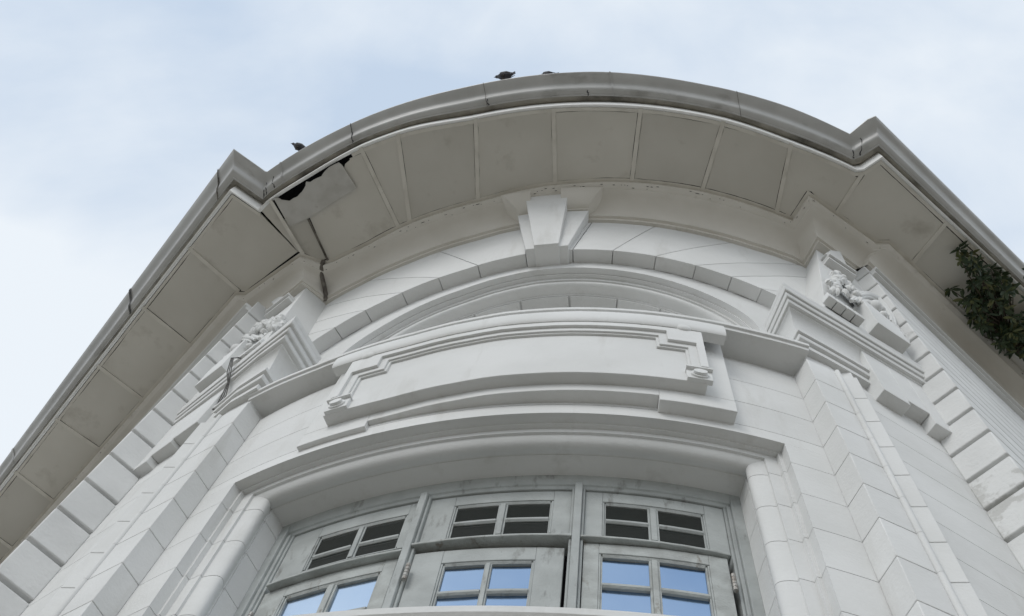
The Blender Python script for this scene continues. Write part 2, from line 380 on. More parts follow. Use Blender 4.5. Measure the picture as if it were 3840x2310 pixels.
# transom pieces with a drip edge
for a, b, dz in ((-17.5, ML-.33, -.02), (ML+.33, MR-.33, .008), (MR+.33, 17.5, .004)):
    bm = newbm(); n = 14
    prof = [(2.68, 5.078), (2.740, 5.078), (2.764, 5.074), (2.7665, 5.077), (2.7665, 5.085), (2.755, 5.094), (2.68, 5.104)]
    th = lin(a, b, n); rows = []
    for j, t in enumerate(th):
        f = 0
        rows.append([cp(t, R, z+dz+random.uniform(-.0012, .0012)) for R, z in prof])
    vs = addgrid(bm, rows, loop_c=True); bm.faces.new(vs[0]); bm.faces.new(vs[-1])
    wpart('transom', bm, TIMB2, bevel=.0015)
def sash(a, b, g, z0, z1, zg, bar_z, gm, thick, tm, open_=0., hinge=0, gd=.0125):
    """a..b sash edges, g = (glass left, bar left, bar right, glass right), zg=(bottom, top of glass)"""
    R1 = 2.70+thick; R0 = R1-.03; RG = R1-gd
    W = lambda t: open_*abs(t-hinge)/abs(b-a) if open_ else 0.
    def lt(bm, prof, a0, a1, n=4): lathe(bm, prof, a0, a1, n, W)
    bm = newbm(); lt(bm, rect(R0, R1, z0, z1), a, g[0]-.275); lt(bm, rect(R0, R1, z0, z1), g[3]+.275, b); wpart('sash_stile', bm, tm, bevel=.002)
    bm = newbm()
    lt(bm, [(R0, zg[1]+.012), (R1-.0006, zg[1]+.013), (R1-.0006, z1), (R0, z1)], g[0]-.27, g[3]+.27, 6)
    if zg[0] > z0+.02: lt(bm, rect(R0, R1-.0006, z0, zg[0]-.012), g[0]-.27, g[3]+.27, 6)
    wpart('sash_rail', bm, tm, bevel=.002)
    bm = newbm()   # glazing rebate mouldings round the glass
    lt(bm, [(R0-.01, zg[1]), (R1-.010, zg[1]), (R1-.003, zg[1]+.0105), (R0-.01, zg[1]+.0105)], g[0], g[3], 6)
    lt(bm, rect(R0-.01, R1-.003, zg[0], zg[1]+.0105), g[0]-.265, g[0]-.14, 2); lt(bm, rect(R0-.01, R1-.009, zg[0], zg[1]+.0105), g[0]-.135, g[0]-.005, 2)
    lt(bm, rect(R0-.01, R1-.003, zg[0], zg[1]+.0105), g[3]+.14, g[3]+.265, 2); lt(bm, rect(R0-.01, R1-.009, zg[0], zg[1]+.0105), g[3]+.005, g[3]+.135, 2)
    wpart('glazing_moulding', bm, tm, bevel=.001)
    bm = newbm(); mid = (g[1]+g[2])/2; hw = (g[2]-g[1])/2
    lt(bm, [(R0-.01, zg[0]), (R1-.0015, zg[0]), (R1-.0015, zg[1]-.001), (R0-.01, zg[1]-.001)], mid-hw*.55, mid+hw*.55, 2)
    lt(bm, rect(R0-.01, R1-.008, zg[0], zg[1]-.001), mid-hw, mid-hw*.56, 2); lt(bm, rect(R0-.01, R1-.008, zg[0], zg[1]-.001), mid+hw*.56, mid+hw, 2)
    wpart('glazing_bar', bm, tm, bevel=.0015)
    zs = [zg[0]]+sorted(bar_z)+[zg[1]]
    for bz in bar_z:
        for c, e in ((g[0], g[1]), (g[2], g[3])):
            bm = newbm(); lt(bm, [(R0-.01, bz-.013), (R1-.010, bz-.013), (R1-.003, bz-.006), (R1-.002, bz+.004), (R1-.009, bz+.011), (R0-.01, bz+.011)], c, e, 4); wpart('glazing_bar', bm, tm, bevel=.001)
    for c, e in ((g[0], g[1]), (g[2], g[3])):
        for q in range(len(zs)-1):
            bm = newbm(); lt(bm, rect(RG-.005, RG, zs[q]+.004, zs[q+1]-.004), c, e, 2); wpart('pane', bm, gm, smooth=0)
TOP = (5.12, 5.47)
sash(-17.93, ML-.53, (-14.97, -11.62, -10.93, -7.62), 5.13, 5.468, (5.15, 5.375), (5.24,), GLASS, .036, TIMB)
sash(ML+.53, MR-.53, (-3.25, .10, .85, 4.2), 5.14, 5.468, (5.155, 5.385), (5.265,), GLASS, .036, TIMB)
sash(MR+.53, 17.93, (8.6, 11.85, 12.68, 16.1), 5.13, 5.468, (5.15, 5.385), (5.265,), GLASS, .036, TIMB)
LB = [4.82-.17*2*k for k in range(0, 5)]
sash(-17.9, ML-.72, (-15.6, -12.2, -11.4, -8.15), ZB, 5.055, (ZB+.1, 4.975), [4.77, 4.53, 4.29, 4.05, 3.8], CLOUDREFL, .036, TIMB2, gd=.019)
sash(ML+.56, MR-.80, (-3.05, -.08, .45, 3.3), ZB, 5.06, (ZB+.1, 4.965), [4.795, 4.56, 4.32, 4.08, 3.8], SKYREFL, .040, TIMB, open_=-.012, hinge=ML, gd=.019)
sash(MR+.58, 17.45, (8.4, 11.72, 12.48, 15.78), ZB, 5.075, (ZB+.1, 5.0), [4.825, 4.59, 4.34, 4.1, 3.8], SKYREFL, .040, TIMB2, open_=.010, hinge=MR, gd=.019)
for t, z, R in ((-5.50, 4.90, 2.752), (17.52, 4.90, 2.752), (-17.45, 4.83, 2.752)):
    bm = newbm()
    for k in range(5): tube(bm, [cp(t, R+.014, z-.05+.02*k), cp(t, R+.014, z-.033+.02*k)], .0085, 10)
    wpart('hinge', bm, STEEL)
bm = newbm(); lathe(bm, rect(2.6, 2.66, ZB, 5.5), -19.5, 19.5); wpart('room_backing', bm, VOID)

# bay wall below the window and the ledge that cuts the bottom of the view
bm = newbm(); lathe(bm, rect(2.55, 2.985, ZG, 3.29), -22, 22); part('lower_bay_wall', bm)
bm = newbm(); lathe(bm, [(2.9, 3.66), (3.30, 3.60), (3.40, 3.60), (3.415, 3.62), (3.415, 3.642), (3.40, 3.648), (2.9, 3.69)], -6.5, 18.5, 40); part('window_ledge', bm, label='curved white ledge below the window')

# ------------------------------------------------------------------ apron panel and shelf above the window
bm = newbm()                                              # stepped apron
lathe(bm, rect(2.97, 3.057, 5.715, 5.7785), -10.3, 12.15, None, wp)
lathe(bm, rect(2.97, 3.057, 5.672, 5.7785), 12.151, 17.9, None, wp); lathe(bm, rect(2.97, 3.057, 5.665, 5.7785), -16.1, -10.301, None, wp)
lathe(bm, rect(2.97, 3.057, 5.779, 6.47), -16.1, 17.9, None, wp)
part('apron_step', bm, bevel=.0025)
bm = newbm(); lathe(bm, rect(3.02, 3.108, 5.7775, 6.479), -13.95, 15.65, None, wp); part('apron_panel', bm, bevel=.0025)
def bars(name, layers):
    bm = newbm()
    for outline, R0, R1 in layers: cylplate(outline, R0, R1, wp, bm=bm)
    return part(name, bm, bevel=.0018)
# crossetted frame on the panel: head, ears and legs in three receding layers
def crosset(i, R0, R1, zt=6.30):
    c = 1.12
    out_ = []
    for s in (1, -1):
        f = lambda t: c+s*t
        e = deg(i/3.1)
        # half outline from centre top going out, down the ear and back
        pts = [(f(0), zt), (f(14.62), zt), (f(14.62), 5.875), (f(13.2-.02+e), 5.875), (f(13.2+e), 6.104+i), (f(10.95+e), 6.104+i), (f(10.95+e), 6.212+i), (f(0), 6.212+i)]
        out_.append((pts if s == -1 else pts[::-1], R0, R1))
    return out_
bars('panel_frame_moulding', crosset(0, 3.10, 3.119))
bars('panel_frame_moulding', crosset(.011, 3.11, 3.128))
bars('panel_frame_moulding', [(o_, a, b) for o_, a, b in crosset(.045, 3.12, 3.142)])
bm = newbm()
prof = [(3.10, 6.302), (3.145, 6.302)]+[(3.118+.036*cos(a), 6.36+.117*sin(a)) for a in lin(-.45, 1.5, 8)]+[(3.10, 6.4785)]
lathe(bm, prof, -15.4, 17.75, None, wp); part('ovolo_moulding', bm)
for s in (1, -1):                                          # oval drops under the legs, small oval on the ear
    c = 1.12+s*13.93; 
    bm = newbm(); lathe(bm, rect(3.10, 3.140, 5.862, 5.8735), c-1.0, c+1.0, 6, wp); part('drop_cap', bm, bevel=.001)
    bm = newbm(); lathe(bm, rect(3.10, 3.124, 5.779, 5.8615), c-.95, c+.95, 6, wp); part('drop_block', bm, bevel=.002)
    for rr, hh, R in ((.040, .034, 3.131), (.030, .022, 3.143)):
        bm = newbm(); P = Vector(cp(c, R+wp(c)-.012, 5.818)); nrm = Vector((sin(rad(c)), -cos(rad(c)), 0)); tn = Vector((cos(rad(c)), sin(rad(c)), 0))
        ring = [P+tn*rr*cos(a)+Vector((0, 0, hh*sin(a))) for a in [2*pi*k/24 for k in range(24)]]
        vs = addgrid(bm, [[q-nrm*.02 for q in ring], ring, [P+nrm*.012+(q-P)*.93 for q in ring]], loop_c=True); bm.faces.new(vs[0]); bm.faces.new(vs[-1])
        part('oval_drop', bm)
    c2 = 1.12+s*13.2; P = Vector(cp(c2, 3.142+wp(c2), 6.315)); tn = Vector((cos(rad(c2)), sin(rad(c2)), 0)); nrm = Vector((sin(rad(c2)), -cos(rad(c2)), 0))
    bm = newbm(); blob(bm, P, tn*.036, nrm*.014, Vector((0, 0, .030)), 16, 8); part('oval_boss', bm)
# shelf
bm = newbm(); lathe(bm, [(2.95, ZSH), (3.119, ZSH), (3.121, 6.503), (3.133, 6.506), (3.134, 6.531), (3.05, 6.55), (2.95, 6.56)], -25.3, 25.35, None, wp); part('shelf_cornice', bm, bevel=.0015)

# ------------------------------------------------------------------ arch above the shelf
AC, AZ0 = .8, 7.26
def E(a, b, t): return AC+a*cos(t), AZ0+b*sin(t)
def zE(a, b, th): 
    x = (th-AC)/a; return AZ0+b*sqrt(max(0, 1-x*x))
JL = [((-24.19), (-34, 8.176)), ((-20.54), (-34, 8.442)), ((-16.08), (-32.2, 8.72)), ((-11.62), (-24.1, 8.72)), ((-6.9), (-13.8, 8.72))]
JR = [((4.2), (6.2, 8.72)), ((8.74), (14.0, 8.72)), ((13.59), (23.7, 8.72)), ((18.05), (32.5, 8.72)), ((22.0), (34, 8.52)), ((25.25), (34, 8.04))]
J0 = [((-1.2), (-2.6, 8.72))]
joints = JL+J0+JR
def shrink(poly, d):
    n = len(poly); cx = sum(p[0] for p in poly)/n; cy = sum(p[1] for p in poly)/n
    return poly
A0, B0 = 33., .79
def vous(j0, j1):
    t0, (o0t, o0z) = j0; t1, (o1t, o1z) = j1; e = .055
    arc = [(t, zE(A0, B0, t)) for t in lin(t0+e, t1-e, 7)]
    top = []
    a, b = (o1t-e*1.2, o1z), (o0t+e*1.2, o0z)
    if o1z > 8.71 and o0z > 8.71: top = [a, b]
    elif o1z > 8.71: top = [a, (-34, 8.72), (-34, o0z+.004)]
    elif o0z > 8.71: top = [(34, o1z+.004), (34, 8.72), b]
    else: top = [(o1t, o1z-.004 if t1 < 0 else o1z+.004), (o0t, o0z+.004 if t1 < 0 else o0z-.004)]
    return arc+top
for a, b in zip(joints, joints[1:]):
    bm = cylplate(vous(a, b), 2.915, 3.0, wp); part('voussoir', bm, bevel=.0012)
for s in (-1, 1):                                         # springers down to the shelf
    j = joints[0] if s == -1 else joints[-1]
    t0, (ot, oz) = j; t0 += -.05 if s == -1 else .05
    tt = lin(t0, AC+s*A0*.999, 9)
    arc = [(t, zE(A0, B0, t)) for t in tt]
    pts = [(ot, oz-.004)]+arc+[(arc[-1][0], 6.5), (ot+s*.01, 6.5)]
    bm = cylplate(pts, 2.915, 3.0, wp); part('springer', bm)
def archrow(a, b, R, n=40):
    r = [cp(AC+a, R+wp(AC+a), 6.52)]
    for t in lin(0, pi, n):
        th, z = E(a, b, t); r.append(cp(th, R+wp(th), z))
    r.append(cp(AC-a, R+wp(AC-a), 6.52)); return r
bm = newbm()
rows = [archrow(A0+2, B0+.1, 2.918), archrow(23.5, .69, 2.918), archrow(23.5, .69, 2.882)]
addgrid(bm, rows); part('arch_face', bm)
roll = bulge((.0, 0), (1., 0), .5, 9)
bm = newbm(); rows = [archrow(23.5, .69, 2.8815), archrow(23.25, .683, 2.8815), archrow(23.25, .683, 2.854), archrow(23.0, .655, 2.853), archrow(23.0, .655, 2.842)]
for t in lin(0, 1, 9):
    k = sin(pi*t)
    rows.append(archrow(22.95-1.35*t-.35*k, .652-.045*t-.012*k, 2.842-.062*t+.030*k))
rows += [archrow(21.5, .603, 2.779), archrow(21.4, .598, 2.775), archrow(21.4, .598, 2.60)]
addgrid(bm, rows); part('archivolt_moulding', bm)
for t0, t1 in zip(lin(0, pi, 12), lin(0, pi, 12)[1:]):     # the inner ring of arch stones
    bm = newbm(); e = .006
    ring = [cp(E(21.35, .594, t)[0], R+wp(0), E(21.35, .594, t)[1]) for R in (2.60,) for t in ()]
    rws = [[cp(E(a, b, t)[0], R+wp(E(a, b, t)[0]), E(a, b, t)[1]) for t in lin(t0+e, t1-e, 5)] for a, b, R in ((21.38, .596, 2.772), (21.1, .583, 2.772), (21.1, .583, 2.55), (21.38, .596, 2.55))]
    loft(bm, rws); part('inner_arch_stone', bm)
bm = cylplate([(AC+22*cos(t), AZ0+.62*sin(t)) for t in lin(0, pi, 24)]+[(AC-22, 6.5), (AC+22, 6.5)], 2.52, 2.59, w0); part('tympanum', bm)

# keystone: centre wedge with two lower cheeks, leaning out to the eave
def wedge(name, bl, br, tl, tr, zb, zt, Rb, Rt):
    bm = newbm(); r0 = 2.90
    box8(bm, [cp(bl, Rb+wp(bl), zb), cp(br, Rb+wp(br), zb), cp(br, r0+wp(br), zb), cp(bl, r0+wp(bl), zb), cp(tl, Rt, zt), cp(tr, Rt, zt), cp(tr, r0, zt), cp(tl, r0, zt)])
    return bm
KEY = empty('keystone', T((.07, -3.0, 8.0))-Vector(B.location)); KEY.parent = B
finish('keystone_wedge', wedge('k', -.10, 2.70, -2.05, 3.25, 8.012, 8.93, 3.053, 3.165), STUCCO, KEY, bevel=.003)
finish('keystone_cheek', wedge('k', 1.3, 3.72, 1.0, 5.75, 8.022, 8.715, 3.033, 3.075), STUCCO, KEY, bevel=.003)
finish('keystone_cheek', wedge('k', -1.12, 1.2, -2.9, .8, 8.022, 8.715, 3.033, 3.075), STUCCO, KEY, bevel=.003)

# ------------------------------------------------------------------ eaves: bed mould, soffit, gutter
ZS = 8.94
arc_b = [cp(t, 3.0+wp(t), 0)[:2] for t in lin(-30.6, 33.2, 48)]
SI = [(-33, 3.213), (-28.6, 3.195), (-23, 3.168), (-16.5, 3.175), (-8, 3.172), (1.6, 3.206), (10.6, 3.228), (19, 3.24), (28, 3.243), (33, 3.245)]
arc_t = [cp(t, interp(SI, t), 0)[:2] for t in lin(-29.0, 30.04, 48)]
PB = [(-4.90, -.11), (-2.06, -2.555), (-2.03, -2.495), (-1.666, -2.741), (-1.528, -2.594)]+arc_b[1:-1]+[(1.661, -2.531), (1.755, -2.69), (2.0, -2.465), (2.042, -2.525), (4.0, -.27)]
PT = [(-5.02, -.245), (-2.226, -2.650), (-2.165, -2.640), (-1.715, -2.885), (-1.562, -2.812)]+arc_t[1:-1]+[(1.625, -2.811), (1.738, -2.967), (2.162, -2.598), (2.24, -2.590), (4.12, -.46)]
def pathrow(t, z): return [(*lerp2(a, b, t), z) for a, b in zip(PB, PT)]
bm = newbm()
prof = [(0., 8.700), (.095, 8.700), (.095, 8.727), (.10, 8.729), (.185, 8.731), (.185, 8.757), (.19, 8.758)]+[(.19+.62*(1-cos(a)), 8.760+.106*sin(a)) for a in lin(.12, pi/2, 8)]+[(.83, 8.868), (.83, 8.880), (.97, 8.894), (1.0, 8.900), (1.0, 8.9395), (-.3, 8.9395), (-.3, 8.700)]
loft(bm, [pathrow(t, z) for t, z in prof]); part('bed_moulding', bm, CREAM)
# the bed mould breaks forward over the keystone
for inner, b0, b1 in ((-1.25, -2.75, -4.75), (2.4, 5.75, 7.4)):
    bm = newbm()
    prof = [(2.95, 8.700), (3.066, 8.700), (3.066, 8.722), (3.084, 8.724), (3.084, 8.746), (3.105, 8.75), (3.125, 8.765), (3.160, 8.80), (3.190, 8.848), (3.196, 8.872), (2.95, 8.873)]
    rows = []
    for f in (0, .25, .5, .75, 1):
        r = []
        for R, z in prof:
            k = min(1, max(0, (z-8.746)/.12)); o_ = b0+(b1-b0)*k+(.35 if z < 8.723 else 0)*(1 if b0 < 0 else -1)
            t = inner+(o_-inner)*f; r.append(cp(t, R+wp(t)*(1-k), z))
        rows.append(r)
    vs = addgrid(bm, rows, loop_c=True); bm.faces.new(vs[0]); bm.faces.new(vs[-1]); part('bed_moulding_break', bm, CREAM)

SO = [(-31, 3.787), (-24.4, 3.772), (-18, 3.778), (-13.9, 3.768), (-6.1, 3.722), (2, 3.722), (10.9, 3.722), (18.8, 3.72), (26.3, 3.703), (34, 3.713)]
def so(t): return interp(SO, t)
def ang(p): return deg(atan2(p[0], -p[1]))
SOFF_E = empty('soffit', T((0, -3.3, ZS))-Vector(B.location)); SOFF_E.parent = B
def sp(name, bm, m, **k): return finish(name, bm, m, SOFF_E, **k)
def jit(p, a=.0016): return (p[0]+random.uniform(-a, a), p[1]+random.uniform(-a, a))
def rough(poly, lo=-.0042, hi=.0022, step=.03):
    """ragged board edge: mostly tight joints with open stretches"""
    o_ = []; n = len(poly); cx = sum(p[0] for p in poly)/n; cy = sum(p[1] for p in poly)/n; vv = random.uniform(lo, hi)
    for i in range(n):
        a, b = Vector(poly[i]), Vector(poly[(i+1) % n]); L_ = (b-a).length; m = max(1, int(L_/step))
        nn = Vector((-(b-a).y, (b-a).x)).normalized() if L_ > 1e-6 else Vector((0, 0))
        if nn.dot(Vector((cx, cy))-(a+b)/2) < 0: nn = -nn
        for k in range(m):
            vv = min(hi, max(lo, vv+random.uniform(-.0017, .0017)))
            o_.append(tuple(a.lerp(b, k/m)-nn*vv))
    return o_
def soffit_panel(pts, m=SOFF, z=ZS, name='soffit_panel', th=.012, r=True):
    bm = newbm(); prism(bm, rough(pts) if r else pts, z, z+th); sp(name, bm, m)
def batten(p, q, wd=.028, z=ZS-.0075, name='batten', m=BATT):
    p, q = Vector(p), Vector(q); n = (q-p).normalized(); n = Vector((-n.y, n.x))*wd*.5
    bm = newbm(); prism(bm, [tuple(p+n), tuple(q+n), tuple(q-n), tuple(p-n)], z, z+.0071); sp(name, bm, m, bevel=.001)
def outer_pts(t0, t1, d=0., n=8): return [cp(t, so(t)-d, 0)[:2] for t in lin(t0, t1, n)]
def inner_pts(t0, t1, d=0., n=8): return [cp(t, interp(SI, t)+d, 0)[:2] for t in lin(t0, t1, n)]
EB = .036; IB = .022                                       # width of the edge battens
bats = [((-1.176, -3.590), (-.998, -3.010)), ((-.910, -3.660), (-.918, -3.035)), ((-.379, -3.70), (-.435, -3.141)), ((.137, -3.71), (.095, -3.207)), ((.70, -3.65), (.60, -3.175)), ((1.222, -3.51), (1.053, -3.064)), ((1.642, -3.318), (1.525, -2.862)), ((2.086, -3.080), (1.908, -2.821))]
def tin(p, q, R):
    best = None
    for i in range(101):
        x = lerp2(p, q, -.2+1.4*i/100); d_ = abs(hypot(*x)-R(ang(x)))
        if best is None or d_ < best[0]: best = (d_, ang(x))
    return best[1]
RI = lambda t: interp(SI, t)+IB
RO = lambda t: so(t)-EB
edges = []
for p, q in bats: edges.append((tin(p, q, RO), tin(p, q, RI)))
gO, gI = deg(.0135/3.68), deg(.0135/3.2)
for (o0, i0), (o1, i1) in zip(edges[:-1], edges[1:-1]):
    soffit_panel(outer_pts(o0+gO, o1-gO, EB)+inner_pts(i0+gI, i1-gI, IB)[::-1])
# last panel on the right runs into the notch by the frieze block
o0, i0 = edges[-2]
soffit_panel(outer_pts(o0+gO, edges[-1][0]-gO, EB)+[(1.900, -2.838), (1.757, -2.985), (1.729, -2.992), (1.604, -2.826)]+inner_pts(i0+gI, 29.0, IB)[::-1])
# left: broken panel (outer edge eaten away), then narrow boards by the diagonal rib
soffit_panel([(-1.262, -3.515), (-1.30, -3.49), (-1.35, -3.38), (-1.50, -3.27), (-1.625, -3.21), (-1.528, -2.836)]+inner_pts(-27.6, edges[0][1]-gI, IB, 5)+[cp(edges[0][0]-gO, so(-18)-EB, 0)[:2], cp(-19.7, so(-19)-EB, 0)[:2]])
soffit_panel([(-1.632, -3.21), (-1.541, -2.842), (-1.582, -2.836), (-1.70, -2.905), (-1.80, -3.15)])
soffit_panel([(-1.944, -3.238), (-1.862, -3.284), (-1.80, -3.15), (-1.706, -2.905), (-1.728, -2.914)])
patch = [(-1.824, -3.304), (-1.805, -3.312), (-1.794, -3.311), (-1.773, -3.293), (-1.745, -3.287), (-1.72, -3.281), (-1.69, -3.296), (-1.66, -3.305), (-1.639, -3.323), (-1.622, -3.335), (-1.602, -3.357), (-1.588, -3.376), (-1.586, -3.388), (-1.581, -3.4), (-1.552, -3.395), (-1.53, -3.407), (-1.503, -3.417), (-1.468, -3.427), (-1.462, -3.436), (-1.452, -3.447), (-1.428, -3.468), (-1.402, -3.484), (-1.368, -3.497), (-1.336, -3.507), (-1.316, -3.488), (-1.242, -3.321), (-1.604, -3.15), (-1.752, -3.105)]
bm = newbm(); prism(bm, patch, ZS-.022, ZS-.014); sp('patch_board', bm, PATCH, label='pale broken board nailed over the hole in the soffit')
batten((-1.853, -3.305), (-1.692, -2.90), .024, ZS-.028)
batten((-1.616, -3.14), (-1.530, -2.836), .014, ZS-.012, 'rotten_batten', STAIN)
for (p, q) in bats: batten(p, q)
# wings
def wing(outer, inner, cuts, ends, s):
    """outer/inner = (point, point) lines; cuts = list of batten pairs"""
    allc = [ends[0]]+cuts+[ends[1]]
    for (p0, q0), (p1, q1) in zip(allc, allc[1:]):
        e = .0135
        P0, P1, Q0, Q1 = Vector(p0), Vector(p1), Vector(q0), Vector(q1)
        ia, iu_ = Vector(inner[0]), (Vector(inner[1])-Vector(inner[0])).normalized(); in_ = Vector((-iu_.y, iu_.x))
        if in_.dot(P0-ia) < 0: in_ = -in_
        Q0 = ia+iu_*((Q0-ia).dot(iu_))+in_*.0215; Q1 = ia+iu_*((Q1-ia).dot(iu_))+in_*.0215
        u = (P1-P0).normalized(); v0 = (Q0-P0).normalized(); v1 = (Q1-P1).normalized()
        soffit_panel([tuple(P0+u*e+v0*EB*1.02), tuple(P1-u*e+v1*EB*1.02), tuple(Q1-u*e), tuple(Q0+u*e)])
    for p, q in cuts:
        batten(lerp2(p, q, .02), lerp2(p, q, 1.))
ou = Vector((cos(rad(137.2)), sin(rad(137.2)))); 
LO0 = Vector((-2.117, -3.387)); LI0 = Vector((-2.226, -2.650)); iu = (Vector((-5.02, -.245))-LI0).normalized()
lc = [((-2.499, -3.018), (-2.205, -2.672)), ((-2.933, -2.622), (-2.640, -2.297)), ((-3.374, -2.214), (-3.092, -1.917)), ((-3.80, -1.82), (-3.512, -1.543)), ((-4.232, -1.421), (-3.985, -1.147))]
lc2 = [lc[-1]]
for k in range(1, 4): lc2.append((tuple(Vector(lc[-1][0])+ou*.59*k), tuple(Vector(lc[-1][1])+iu*.58*k)))
def snap(p, a, d): 
    p = Vector(p); return tuple(a+d*((p-a).dot(d)))
lcs = [(snap(p, LO0, ou), q) for p, q in lc+lc2[1:]]
farL = (tuple(LO0+ou*4.2), tuple(LI0+iu*3.6))
# corner board first
v_ = (Vector(lcs[0][1])-Vector(lcs[0][0])).normalized(); cu_ = Vector((.0095, -.0090))
soffit_panel([(-2.108, -3.345), (-1.957, -3.226), (-1.7305, -2.9135), (-2.165, -2.662), (-2.192, -2.672), tuple(Vector(lcs[0][1])+cu_*1.2+v_*.006), tuple(Vector(lcs[0][0])+cu_+v_*EB*1.02)])
wing((tuple(LO0), farL[0]), (tuple(LI0), farL[1]), lcs, (lcs[0], farL), -1)
RO0 = Vector((2.206, -3.157)); rou = Vector((cos(rad(47.4)), sin(rad(47.4)))); RI0 = Vector((2.24, -2.590)); riu = (Vector((4.12, -.46))-RI0).normalized()
rcs = [((2.621, -2.707), (2.393, -2.440))]
for k in range(1, 3): rcs.append((tuple(Vector(rcs[0][0])+rou*.6*k), tuple(Vector(rcs[0][1])+riu*.6*k)))
farR = (tuple(RO0+rou*3.2), tuple(RI0+riu*2.8))
v_ = (Vector(rcs[0][1])-Vector(rcs[0][0])).normalized(); cu_ = Vector((-.0095, -.0100))
soffit_panel([(2.103, -3.066), (2.196, -3.118), tuple(Vector(rcs[0][0])+cu_+v_*EB*1.02), tuple(Vector(rcs[0][1])+cu_-v_*.004), (2.246, -2.616), (2.166, -2.622), (1.914, -2.843), (1.922, -2.836)])
wing((tuple(RO0), farR[0]), (tuple(RI0), farR[1]), rcs, (rcs[0], farR), 1)

# fascia strip and gutter follow the eave line round the corners
AO = lin(-29.6, 33.4, 50)
def plan(dR, lw, rw):
    """eave polyline: gutter lip offset dR outside the soffit edge"""
    return None
FB = [tuple(LO0+ou*4.3), (-2.117, -3.387), (-1.945, -3.232)]+[cp(t, so(t), 0)[:2] for t in AO]+[(2.088, -3.100), (2.206, -3.168), tuple(RO0+rou*3.3)]
PTI = inset(PT, -IB)
bm = newbm(); prism(bm, PT+PTI[::-1], ZS-.006, ZS-.0004); sp('edge_batten', bm, BATT)
FBI = inset(FB, EB); FB0 = inset(FB, .0125)
k0 = next(i for i, p in enumerate(FB) if i > 3 and ang(p) > -19.9)   # the edge batten is gone where the soffit has failed
FB1 = inset(FB, .0165)
bm = newbm(); prism(bm, FB1[:3]+FBI[:3][::-1], ZS-.006, ZS-.0004); sp('edge_batten', bm, BATT)
bm = newbm(); prism(bm, FB0[k0:]+FBI[k0:][::-1], ZS-.006, ZS-.0004); sp('edge_batten', bm, BATT)
bm = newbm()
rin = inset(FB, .012); rou_ = inset(FB, -.010)
loft(bm, [[(*p, z) for p in row] for row, z in ((FB, ZS-.032), (rou_, ZS-.032), (rou_, ZS+.13), (rin, ZS+.13), (rin, ZS-.0005), (FB, ZS-.0005))])
part('fascia_strip', bm, FASC)
# gutter lip line surveyed at 9.07
GT = [(-31, 3.965), (-28, 3.96), (-18.5, 3.946), (-6, 3.925), (6, 3.929), (16.8, 3.91), (25, 3.912), (31.4, 3.901)]
GL0 = Vector((-2.105, -3.661)); gl = Vector((cos(rad(136.2)), sin(rad(136.2)))); GR0 = Vector((2.213, -3.425)); gr = Vector((cos(rad(49.2)), sin(rad(49.2))))
AG = lin(-28.7, 31.6, 50)
GP = [tuple(GL0+gl*4.5), tuple(GL0), (-1.912, -3.482)]+[cp(t, interp(GT, t), 0)[:2] for t in AG]+[(2.165, -3.412), tuple(GR0), tuple(GR0+gr*3.6)]
FB2 = [tuple(LO0+ou*4.3), (-2.117, -3.387), (-1.945, -3.232)]+[cp(a, so(a), 0)[:2] for a in AO]+[(2.088, -3.100), (2.206, -3.168), tuple(RO0+rou*3.3)]
GP = [lerp2(a, b, .065) for a, b in zip(GP, FB2)]
def grow(t, z): return [(*lerp2(a, b, t), z+.04) for a, b in zip(GP, FB2)]
prof = [(.0, 9.078), (-.012, 9.073), (0, 9.067), (.10, 9.055), (.22, 9.045), (.32, 9.036), (.38, 9.028), (.415, 9.016), (.435, 9.002), (.46, 8.991), (.51, 8.983), (.58, 8.979), (.69, 8.978), (.70, 8.972), (.735, 8.972), (.745, 8.980), (.75, 9.0), (.75, 9.078)]
bm = newbm(); loft(bm, [grow(t, z) for t, z in prof])
GUT = part('gutter', bm, GUTM)
bm = newbm(); loft(bm, [grow(t, z) for t, z in ((.745, 8.990), (.85, 8.993), (.93, 9.0), (.945, 9.03), (.745, 9.03))])
part('gutter_sole', bm, SOLE)
# socket joints of the gutter sections
def gutter_joint(k, wd=.06, m=GUTM):
    bm = newbm(); rows = []
    for kk in (k-wd, k+wd):
        i = int(kk); f = kk-i
        a = lerp2(GP[i], GP[i+1], f); b = lerp2(FB2[i], FB2[i+1], f)
        rows.append([(*lerp2(a, b, t-(.025 if t < .7 else 0)), z+.04-.004) for t, z in prof[1:-2]])
    addgrid(bm, rows); return finish('gutter_joint', bm, m, GUT)
for k in (4.4, 32.5): gutter_joint(k)
gutter_joint(11.2, .03, CABLE); gutter_joint(22.5, .018, STAIN); gutter_joint(42.5, .018, STAIN); gutter_joint(.70, .0028, CABLE); gutter_joint(.957, .0016, STAIN); gutter_joint(.32, .003)
bm = newbm(); rnd = random.Random(21)
for k, t0, t1 in ((11.22, .30, .74), (3.5, .30, .70), (2.6, .35, .72), (2.2, .5, .74), (.958, .2, .6), (22.6, .5, .74), (52.0, .45, .74), (52.7, .3, .7), (30.5, .55, .74)):
    pts = []
    for f in lin(0, 1, 7):
        kk = k+rnd.uniform(-.08, .08)*(1 if k > 2 else .012); i = int(kk); t = t0+(t1-t0)*f
        a = lerp2(GP[i], GP[i+1], kk-i); b = lerp2(FB2[i], FB2[i+1], kk-i)
        zz = next(z0+(z1-z0)*((t-a0)/(a1-a0+1e-9)) for (a0, z0), (a1, z1) in zip(prof[3:], prof[4:]) if a1 >= t)
        pts.append((*lerp2(a, b, t), zz+.04-.001))
    tube(bm, pts, [rnd.uniform(.0012, .0042) for _ in pts], 5)
finish('crack', bm, VOID, GUT, kind='stuff')
